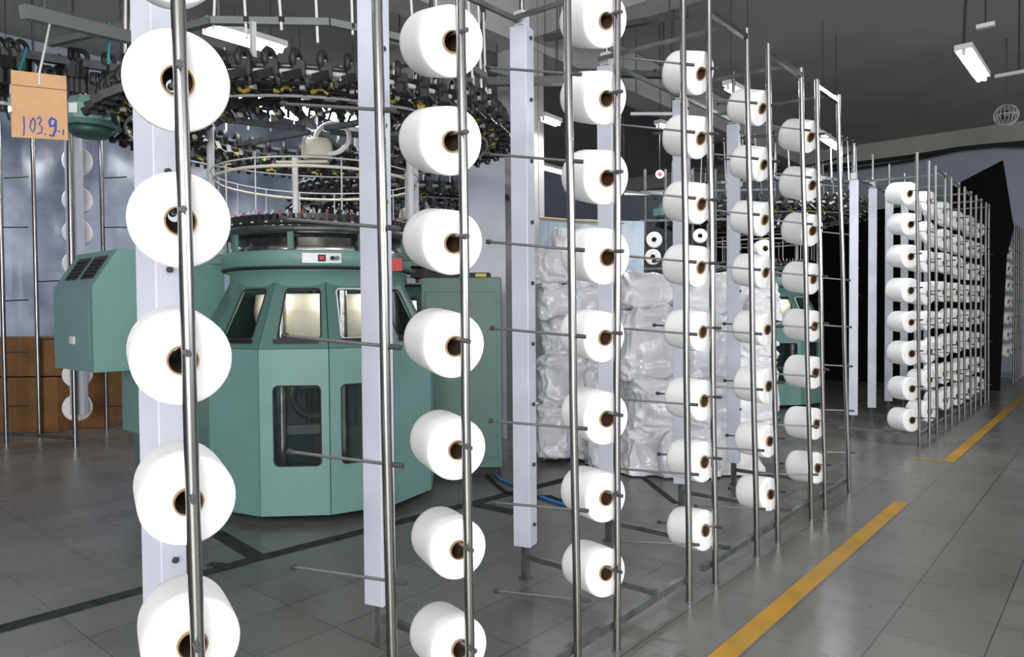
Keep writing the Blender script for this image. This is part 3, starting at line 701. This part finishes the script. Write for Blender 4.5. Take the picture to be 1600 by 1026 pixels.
B_(1040, 432, 1135, 492, RG + .2, 'white bag at the top middle of the right stack', seed=13, m='bag_white')
B_(966, 482, 1068, 592, RG, 'large crumpled plastic bag in the second row of the right stack', seed=14)
B_(1060, 486, 1140, 594, RG + .1, 'crumpled plastic bag behind the first column of the middle rack, second row', seed=15)
B_(982, 588, 1066, 668, RG - .1, 'rounded plastic bag in the third row of the right stack, left one', seed=16)
B_(1062, 590, 1145, 670, RG, 'plastic bag in the third row of the right stack, right one', seed=17)
B_(970, 662, 1032, 744, RG - .1, 'plastic bag on the floor at the left of the right stack', seed=18, zf=1)
B_(1024, 664, 1112, 752, RG - .2, 'wide plastic bag on the floor in the middle of the right stack', seed=19, zf=1)
B_(1104, 660, 1182, 752, RG - .1, 'white plastic bag on the floor at the right end of the stack', seed=20, zf=1, m='bag_white')
B_(1128, 432, 1206, 560, RG + .2, 'tall smooth white bag at the top right of the stack, by the pillar', seed=21, m='bag_white')
B_(1130, 556, 1204, 664, RG + .1, 'smooth white bag in the middle of the right end of the stack', seed=22, m='bag_white')
B_(1168, 462, 1212, 500, RG - .0, 'small white bundle at the right edge of the bag stack', seed=23, m='bag_white', deep=0.3)

# ------------------------------------------------------------------ stand with cones far behind the bags
st = thing('cone_stand', 'dark frame with a few yarn cones far behind the bags', 'rack', at_d(1060, 560, 9.5) * 1.0)
sd = 9.5
mb = MB()
for x in (1008, 1040, 1082, 1118, 1170, 1205): t0 = at_d(x, 300, sd); mb.tube([(t0.x, t0.y, 0), t0 + Vector((0, 0, 0.3))], 0.02, 'dark_metal', 8)
for y in (300, 345, 420, 520): mb.bar(at_d(1000, y, sd), at_d(1210, y - 4, sd), 0.03, 0.03, 'dark_metal')
mb.bar(at_d(975, 303, sd - .1), at_d(1035, 303, sd - .1), 0.03, 0.03, 'fixture')
mb.build('frame', st)
for i, (x, y, r, l) in enumerate(((1022, 374, 12, 'upper of two cones left in the dark frame behind the bags'), (1020, 401, 12, 'lower of two cones left in the dark frame behind the bags'), (1094, 368, 11, 'cone in the middle of the dark frame behind the bags'), (1196, 388, 14, 'cone at the right in the dark frame behind the bags'))):
    mb_ = at_d(x, y, sd - 0.16); ax = (FW + RT * (0.25 if i < 3 else -0.2)).normalized()
    mb = MB(); mb.tube([mb_ - ax * 0.02 + Vector((0, 0, 0.012)), mb_ + ax * 0.30 + Vector((0, 0, 0.012))], 0.006, 'peg_steel', 6); mb.build('peg', st)
    place_cone(mb_, ax, r * sd / F / 0.125, 'white yarn cone, ' + l, 'yarn cones in the dark frame', 0.6)
c = at_d(1031, 272, 9.3); ax = -FW
mb = MB(); mb.tube([c, c - ax * 0.02], 0.055, 'label_white', 20); mb.tube([c + ax * 0.004, c - ax * 0.01], 0.026, 'red', 16); mb.tube([c - ax * 0.01, c - ax * 0.01 + Vector((0, 0, CEIL - c.z - 0.01))], 0.004, 'dark_parts', 5)
tag(mb.build('round_sign'), 'small round white sign with a red centre hanging far behind the bags', 'sign')

# ------------------------------------------------------------------ left: rack, boxes, sign
lr = thing('creel_rack', 'dim creel rack with sparse pegs at the far left, before the boxes', 'rack', (-9.7, 3.0, 0))
fp = at_z(118, 698)
mb = MB(); mb.tube([(fp.x, fp.y, 0), (fp.x + .02, fp.y, 3.9)], 0.03, 'steel', 10); mb.build('post', lr)
bk = Vector((fp.x, fp.y, 0)) + ev * 0.12 - eu * 0.02
dL = (fp - EYE).dot(FW)
mb = MB(); mb.box((bk.x, bk.y, 1.95), (0.16, 0.08, 3.2), 'pillar', rot=erot); mb.build('guide_pillar', lr)
for (x, y0, y1, dd) in ((10, 690, 190, 0.1), (62, 678, 200, 0.6), (167, 670, 190, 0.9)):
    t = at_z(x, y0); zz = at_d(x, y1, (t - EYE).dot(FW)).z
    mb = MB(); mb.tube([(t.x, t.y, 0), (t.x, t.y, zz)], 0.026, 'steel', 10); mb.build('post', lr)
    dd_ = (t - EYE).dot(FW)
    for y in (278, 355, 470, 550, 635) if x != 62 else (440, 530):
        a = at_d(x, y, dd_); mb = MB(); mb.tube([a - eu * 0.03, a + eu * 0.26 + Vector((0, 0, 0.012 * (y % 3 - 1)))], 0.009, 'knob', 6); mb.build('peg', lr)
a = at_z(10, 690); b = Vector((fp.x, fp.y, 0)); mb = MB(); mb.bar((a.x, a.y, 0.1), (b.x, b.y, 0.1), 0.03, 0.04, 'dull_steel'); mb.build('floor_rail', lr)
for i, y in enumerate((250, 312, 363, 412, 585, 637)):
    c = at_d(121, y, dL + 0.24); ax = ray(121, y); ax.z = 0; ax.normalize()
    sc = 0.155 / 0.125
    mb = MB(); mb.tube([c - ax * 0.2 + Vector((0, 0, 0.012)), c + ax * 0.33 + Vector((0, 0, 0.012))], 0.006, 'peg_steel', 6); mb.build('peg', lr)
    place_cone(c, ax, sc, 'white yarn cone, %s on the dim far-left rack' % (ORD[i] if i < 5 else 'lowest'), 'yarn cones on the far left rack', 1.0)
def carton(px0, px1, pyb, pyt, dist, label, deep=0.5, rot=0.0, lift=None):
    g = at_z((px0 + px1) / 2, pyb) if lift is None else None
    if g is None: g = at_d((px0 + px1) / 2, pyb, lift)
    d = (g - EYE).dot(FW); w = (px1 - px0) / F * d; h = at_d((px0 + px1) / 2, pyt, d).z - g.z
    c = Vector((g.x, g.y, 0)) + ev * deep / 2
    t = thing('carton', label, 'box', (c.x, c.y, g.z), 'cardboard cartons by the plastic curtain')
    mb = MB(); mb.box((c.x, c.y, g.z + h / 2 + 0.002), (w, deep, h), 'cardboard', rot=erot + rot, bev=0.006); mb.build('box', t)
    mb = MB(); mb.box((c.x, c.y, g.z + h / 2 + 0.002), (0.05, deep + 0.006, h + 0.004), 'tape_brown', rot=erot + rot); mb.build('tape_strip', t)
    return g.z + h, d
zt, d1 = carton(-40, 90, 676, 590, 0, 'brown cardboard carton on the floor at the far left, bottom of the stack', 0.5)
zt2, _ = carton(-30, 92, 588, 527, 0, 'brown carton on top of the stack at the far left', 0.45, 0.04, d1)
carton(92, 172, 668, 572, 0, 'brown carton on the floor behind the far left post with cones', 0.45, -0.05)
carton(176, 232, 650, 560, 0, 'brown carton on the floor behind the control cabinet', 0.45, 0.08)

# hanging cardboard sign with a number written in blue
sd = 3.9
sg = thing('cardboard_sign', 'hanging piece of cardboard with 103.9 written in blue marker', 'sign', at_d(62, 112, sd))
tl, tr, brr, bl = at_d(17, 109, sd), at_d(103, 119, sd), at_d(106, 219, sd), at_d(18, 214, sd)
mb = MB(); mb.plate([bl, brr, tr, tl], 0.006, 'sign_card'); mb.bar(lerp(tl, bl, .22) - FW * 0.001, lerp(tr, brr, .22) - FW * 0.001, 0.003, 0.004, 'cardboard'); mb.build('card', sg)
hk = at_d(62, 116, sd); hk2 = lerp(at_d(36, 18, sd + 0.1), at_d(225, 64, sd + 0.9), 0.2)
mb = MB(); mb.tube([hk - FW * .004 + Vector((0, 0, -0.06)), hk - FW * .004, lerp(hk, hk2, .5), hk2], 0.006, 'fixture', 6); mb.build('wire_hook', sg)
def stroke(mb, pts, r):
    mb.tube([at_d(x, y, sd - 0.002) for x, y in pts], r, 'ink', 6)
mb = MB()
stroke(mb, [(37, 182), (38, 197), (37, 212)], 0.0035)
stroke(mb, [(52, 184), (48, 190), (47, 200), (51, 206), (54, 202), (55, 190), (52, 184)], 0.0032)
stroke(mb, [(58, 186), (62, 182), (65, 187), (61, 194), (66, 199), (65, 207), (58, 209)], 0.0035)
stroke(mb, [(70, 209), (71, 210)], 0.004)
stroke(mb, [(86, 187), (81, 184), (77, 190), (79, 197), (85, 196), (87, 188), (87, 203), (83, 212), (78, 211)], 0.006)
stroke(mb, [(92, 204), (93, 206)], 0.004); stroke(mb, [(99, 202), (99, 211)], 0.0035)
mb.build('handwriting', sg)
# metal rail it hangs from, tied to the ceiling
ra, rb = at_d(36, 18, sd + 0.1), at_d(225, 64, sd + 0.9)
mb = MB(); mb.bar(ra, rb, 0.06, 0.075, 'grey_bar')
for t in (0.15, 0.8): q = lerp(ra, rb, t); mb.tube([q, (q.x, q.y, CEIL)], 0.006, 'dark_metal', 6)
tag(mb.build('hanging_rail'), 'grey metal rail hung from the ceiling at the upper left, carrying the cardboard sign', 'rail')
# second feeder rail of the neighbouring machine
fr = thing('feeder_rail', 'dark hanging rail crowded with yarn feeders at the upper left behind the sign', 'feeder rail', at_d(95, 100, 6.2))
f0, f1 = at_d(-40, 74, 6.2), at_d(215, 112, 6.5)
mb = MB(); mb.bar(f0, f1, 0.07, 0.07, 'dark_metal'); mb.bar(f0 + ev * .3 - Vector((0, 0, .18)), f1 + ev * .3 - Vector((0, 0, .18)), 0.04, 0.04, 'dark_metal')
for t in (0.1, 0.35, 0.6, 0.9): q = lerp(f0, f1, t); mb.tube([q, (q.x, q.y, CEIL)], 0.010, 'dark_metal', 6); mb.bar(q, q + ev * .3 - Vector((0, 0, .18)), 0.03, 0.03, 'dark_metal')
mb.bar(at_d(78, 68, 6.0), at_d(225, 34, 5.6), 0.05, 0.05, 'grey_bar')
mb.build('rail', fr)
for i in range(30):
    t = (i + 0.5) / 30; b = lerp(f0, f1, t) + ev * random.choice((0, 0.3)) - Vector((0, 0, random.choice((0.03, 0.22)))); mb = MB()
    mb.torus(b + Vector((0, 0, 0.09)), 0.05, 0.022, 'dark_parts', 18, 6, axis=eu + ev * random.uniform(-.6, .6))
    mb.box(b - Vector((0, 0, 0.03)), (0.07, 0.07, 0.16), 'dark_parts', rot=erot + random.uniform(-.5, .5)); mb.tube([b - Vector((0, 0, 0.12)), b - Vector((0, 0, 0.24))], 0.04, 'dark_parts', 10)
    mb.tube([b - Vector((0, 0, 0.1)), b + eu * random.uniform(-.14, .14) - Vector((0, 0, 0.32))], 0.010, random.choice(('chrome', 'dark_parts', 'fixture')), 6); mb.tube([b - Vector((0, 0, 0.16)), b - Vector((0, 0, 0.19))], 0.043, random.choice(('fixture', 'dark_parts', 'dark_parts')), 10)
    mb.build('yarn_feeder', fr)
for x, y0, y1 in ((171, 35, 100), (42, 75, 112)):
    mb = MB(); mb.tube([at_d(x, y0, 6.0), at_d(x - 2 if x > 100 else x - 12, y1, 6.1)], 0.012, 'teal', 6); mb.build('air_hose', fr)

# ------------------------------------------------------------------ lamps
def tube_lamp(a, b, label, power, hang=True, w=0.10, emitcol='tube_on', tr=0.016):
    a, b = Vector(a), Vector(b); mid_ = (a + b) / 2
    t = thing('fluorescent_lamp', label, 'lamp', mid_, 'fluorescent tube lamps under the ceiling')
    d = (b - a).normalized(); u, v = frame_of(d); v = Vector((0, 0, 1)); s = d.cross(v).normalized()
    mb = MB(); mb.bar(a - d * .04 + v * .055, b + d * .04 + v * .055, w, 0.05, 'fixture')
    for e in (a, b): mb.box(e + v * .02, (0.03, 0.03, 0.06), 'fixture')
    mb.build('housing', t)
    for k in (-1, 1):
        mb = MB(); mb.tube([a + s * tr * 1.7 * k, b + s * tr * 1.7 * k], tr, emitcol, 10); mb.build('tube', t)
    if hang:
        mb = MB()
        for q in (.12, .88): p = lerp(a, b, q) + v * .08; mb.tube([p, (p.x, p.y, CEIL)], 0.004, 'dark_parts', 5)
        mb.build('suspension', t)
    l = area('lamp_light', mid_ - v * .03, mid_ - v, 0.1, (b - a).length, power, (0.95, 0.97, 1.0)); l.parent = t; l.location = l.location - t.location
    l.rotation_euler = (0, 0, math.atan2(d.y, d.x) + math.pi / 2)
    return t
Z = 3.8
tube_lamp(at_z(323, 46, Z), at_z(436, 80, Z), 'bright tube lamp above the near knitting machine, upper left', 35, w=0.16, tr=0.026)
la, lb = at_z(1506, 84, Z), at_z(1534, 125, Z)
tl_ = tube_lamp(la, lb, 'twin tube lamp hanging on a cord over the aisle, upper right', 40, hang=False, w=0.14)
mb = MB(); p = la + Vector((0, 0, .08)); mb.tube([p, p + Vector((0.01, 0, .35)), p + Vector((0.05, 0, .7)), p + Vector((0.04, 0.02, 1.1)), (p.x + .05, p.y, CEIL)], 0.012, 'black', 7); mb.build('power_cord', tl_)
tube_lamp(at_z(842, 261, Z), at_z(881, 271, Z), 'lower of two small distant tube lamps right of the column', 22)
tube_lamp(at_z(850, 187, Z), at_z(871, 195, Z), 'upper of two small distant tube lamps right of the column', 18)
tube_lamp(at_z(1030, 198, Z), at_z(1052, 204, Z), 'small distant tube lamp behind the first middle column of cones', 18)
tube_lamp(at_z(1282, 214, Z), at_z(1309, 232, Z), 'tube lamp behind the end of the middle rack', 25)
tube_lamp(at_z(1138, 138, Z), at_z(1172, 156, Z), 'tube lamp behind the topmost cone of the second middle column', 25)
tube_lamp(at_z(352, 146, 4.3), at_z(470, 182, 4.3), 'bright tube lamp seen between the yarn feeders of the near machine', 30, w=0.30, tr=0.05)
tube_lamp(at_z(455, 160, 4.3), at_z(565, 192, 4.3), 'second bright lamp behind the yarn feeders, right of the first', 30, w=0.30, tr=0.05)
tube_lamp(at_z(-20, 165, Z), at_z(16, 172, Z), 'small distant lamp at the left edge beside the cardboard sign', 20)
# added lamps outside the view, to light the aisle from above
tube_lamp((-3.6, -1.2, 3.8), (-3.6, 0.2, 3.8), 'added unseen tube lamp over the aisle left of the viewer', 18)
tube_lamp((-0.3, 1.2, 4.2), (-0.3, 2.6, 4.2), 'added unseen tube lamp over the near aisle, above the frame', 45)

# conduits under the ceiling
def conduit(p0, p1, w, label, m='grey_bar'):
    mb = MB(); mb.bar(p0, p1, w, w * 0.8, m)
    for t in (0.12, 0.88): q = lerp(p0, p1, t); mb.tube([q, (q.x, q.y, CEIL)], 0.008, 'dark_metal', 6)
    return tag(mb.build('ceiling_conduit'), label, 'conduit', 'grey conduits under the ceiling')
conduit(at_d(640, 130, 8.8), at_d(905, 126, 8.2), 0.11, 'grey horizontal conduit crossing behind the second cone column, high up')
conduit(at_d(850, 60, 8.0), at_d(1075, 22, 7.4), 0.07, 'thin dark conduit rising to the right above the third cone column', 'dark_metal')
conduit(at_d(600, 62, 8.6), at_d(800, 118, 8.9), 0.08, 'grey conduit slanting down behind the topmost cone of the second column')
conduit(at_d(870, 112, 9.6), at_d(1060, 118, 9.6), 0.10, 'dark conduit behind the third cone column near its second cone', 'dark_metal')
conduit(at_d(985, 178, 8.6), at_d(1062, 178, 8.6), 0.04, 'short pale conduit left of the topmost cones of the middle rack', 'fixture')
# small things under the ceiling at the right
b0 = at_z(1592, 113, 4.4); mb = MB(); mb.box(b0, (0.5, 0.05, 0.04), 'fixture'); mb.tube([b0, (b0.x, b0.y, CEIL)], 0.01, 'dark_parts', 6); tag(mb.build('ceiling_bracket'), 'small grey bracket hanging under the ceiling at the right edge', 'bracket')
b0 = at_z(1540, 40, 4.4); mb = MB(); mb.box(b0, (0.16, 0.06, 0.04), 'white_paint'); mb.tube([b0, (b0.x, b0.y, CEIL)], 0.008, 'dark_parts', 6); tag(mb.build('ceiling_bracket'), 'small pale fitting under the ceiling right of the hanging lamp', 'bracket')
c = at_d(1572, 180, 10.5)
fn = thing('ceiling_fan', 'round grey wire fan hanging under the ceiling at the far right', 'fan', c)
mb = MB()
for k in range(9): mb.torus(c, 0.155, 0.004, 'fixture', 28, 5, axis=(math.cos(k * math.pi / 9), math.sin(k * math.pi / 9), 0))
mb.torus(c, 0.155, 0.006, 'fixture', 28, 5); mb.build('cage', fn)
mb = MB(); mb.lathe([(0, -.05), (.06, -.05), (.07, 0), (.05, .06), (0, .07)], 'dark_metal', 16, c)
for k in range(4): mb.box(c + Vector((.08 * math.cos(k * 1.57), .08 * math.sin(k * 1.57), 0)), (0.10, 0.04, 0.01), 'grey_plastic', rot=k * 1.57)
mb.build('blades', fn)
mb = MB(); mb.tube([c + Vector((0, 0, .15)), (c.x, c.y, CEIL)], 0.008, 'dark_metal', 6); mb.build('rod', fn)
# cables on the far wall
mb = MB(); P = [at_y(x, y, FARY - 0.45) for x, y in ((1280, 262), (1340, 255), (1420, 245), (1500, 232), (1560, 226), (1640, 222))]
mb.tube(P, 0.045, 'black', 8); mb.tube([p + Vector((0, -.02, -.07 - .06 * math.sin(i * 1.3))) for i, p in enumerate(P)], 0.03, 'black', 8)
tag(mb.build('cable_bundle'), 'thick sagging black cables across the far wall at the right', 'cable')
# cables on the floor
def cable(name, m, pix, r, label):
    mb = MB(); mb.tube([at_z(x, y, r + 0.001) for x, y in pix], r, m, 8); tag(mb.build(name), label, 'cable')
cable('floor_cable', 'blue_cable', [(745, 722), (768, 735), (784, 750), (808, 759), (835, 772), (862, 782), (890, 790)], 0.012, 'blue cable on the floor right of the electrical cabinet')
cable('floor_cable', 'rubber', [(760, 742), (790, 768), (830, 776), (860, 775), (885, 785), (915, 795)], 0.012, 'black cable on the floor beside the blue one')
b0 = at_z(1061, 846); mb = MB(); mb.box((b0.x, b0.y, 0.006), (0.09, 0.035, 0.01), 'label_white', rot=0.4); tag(mb.build('paper_scrap'), 'white paper scrap on the floor under the first middle column', 'scrap')
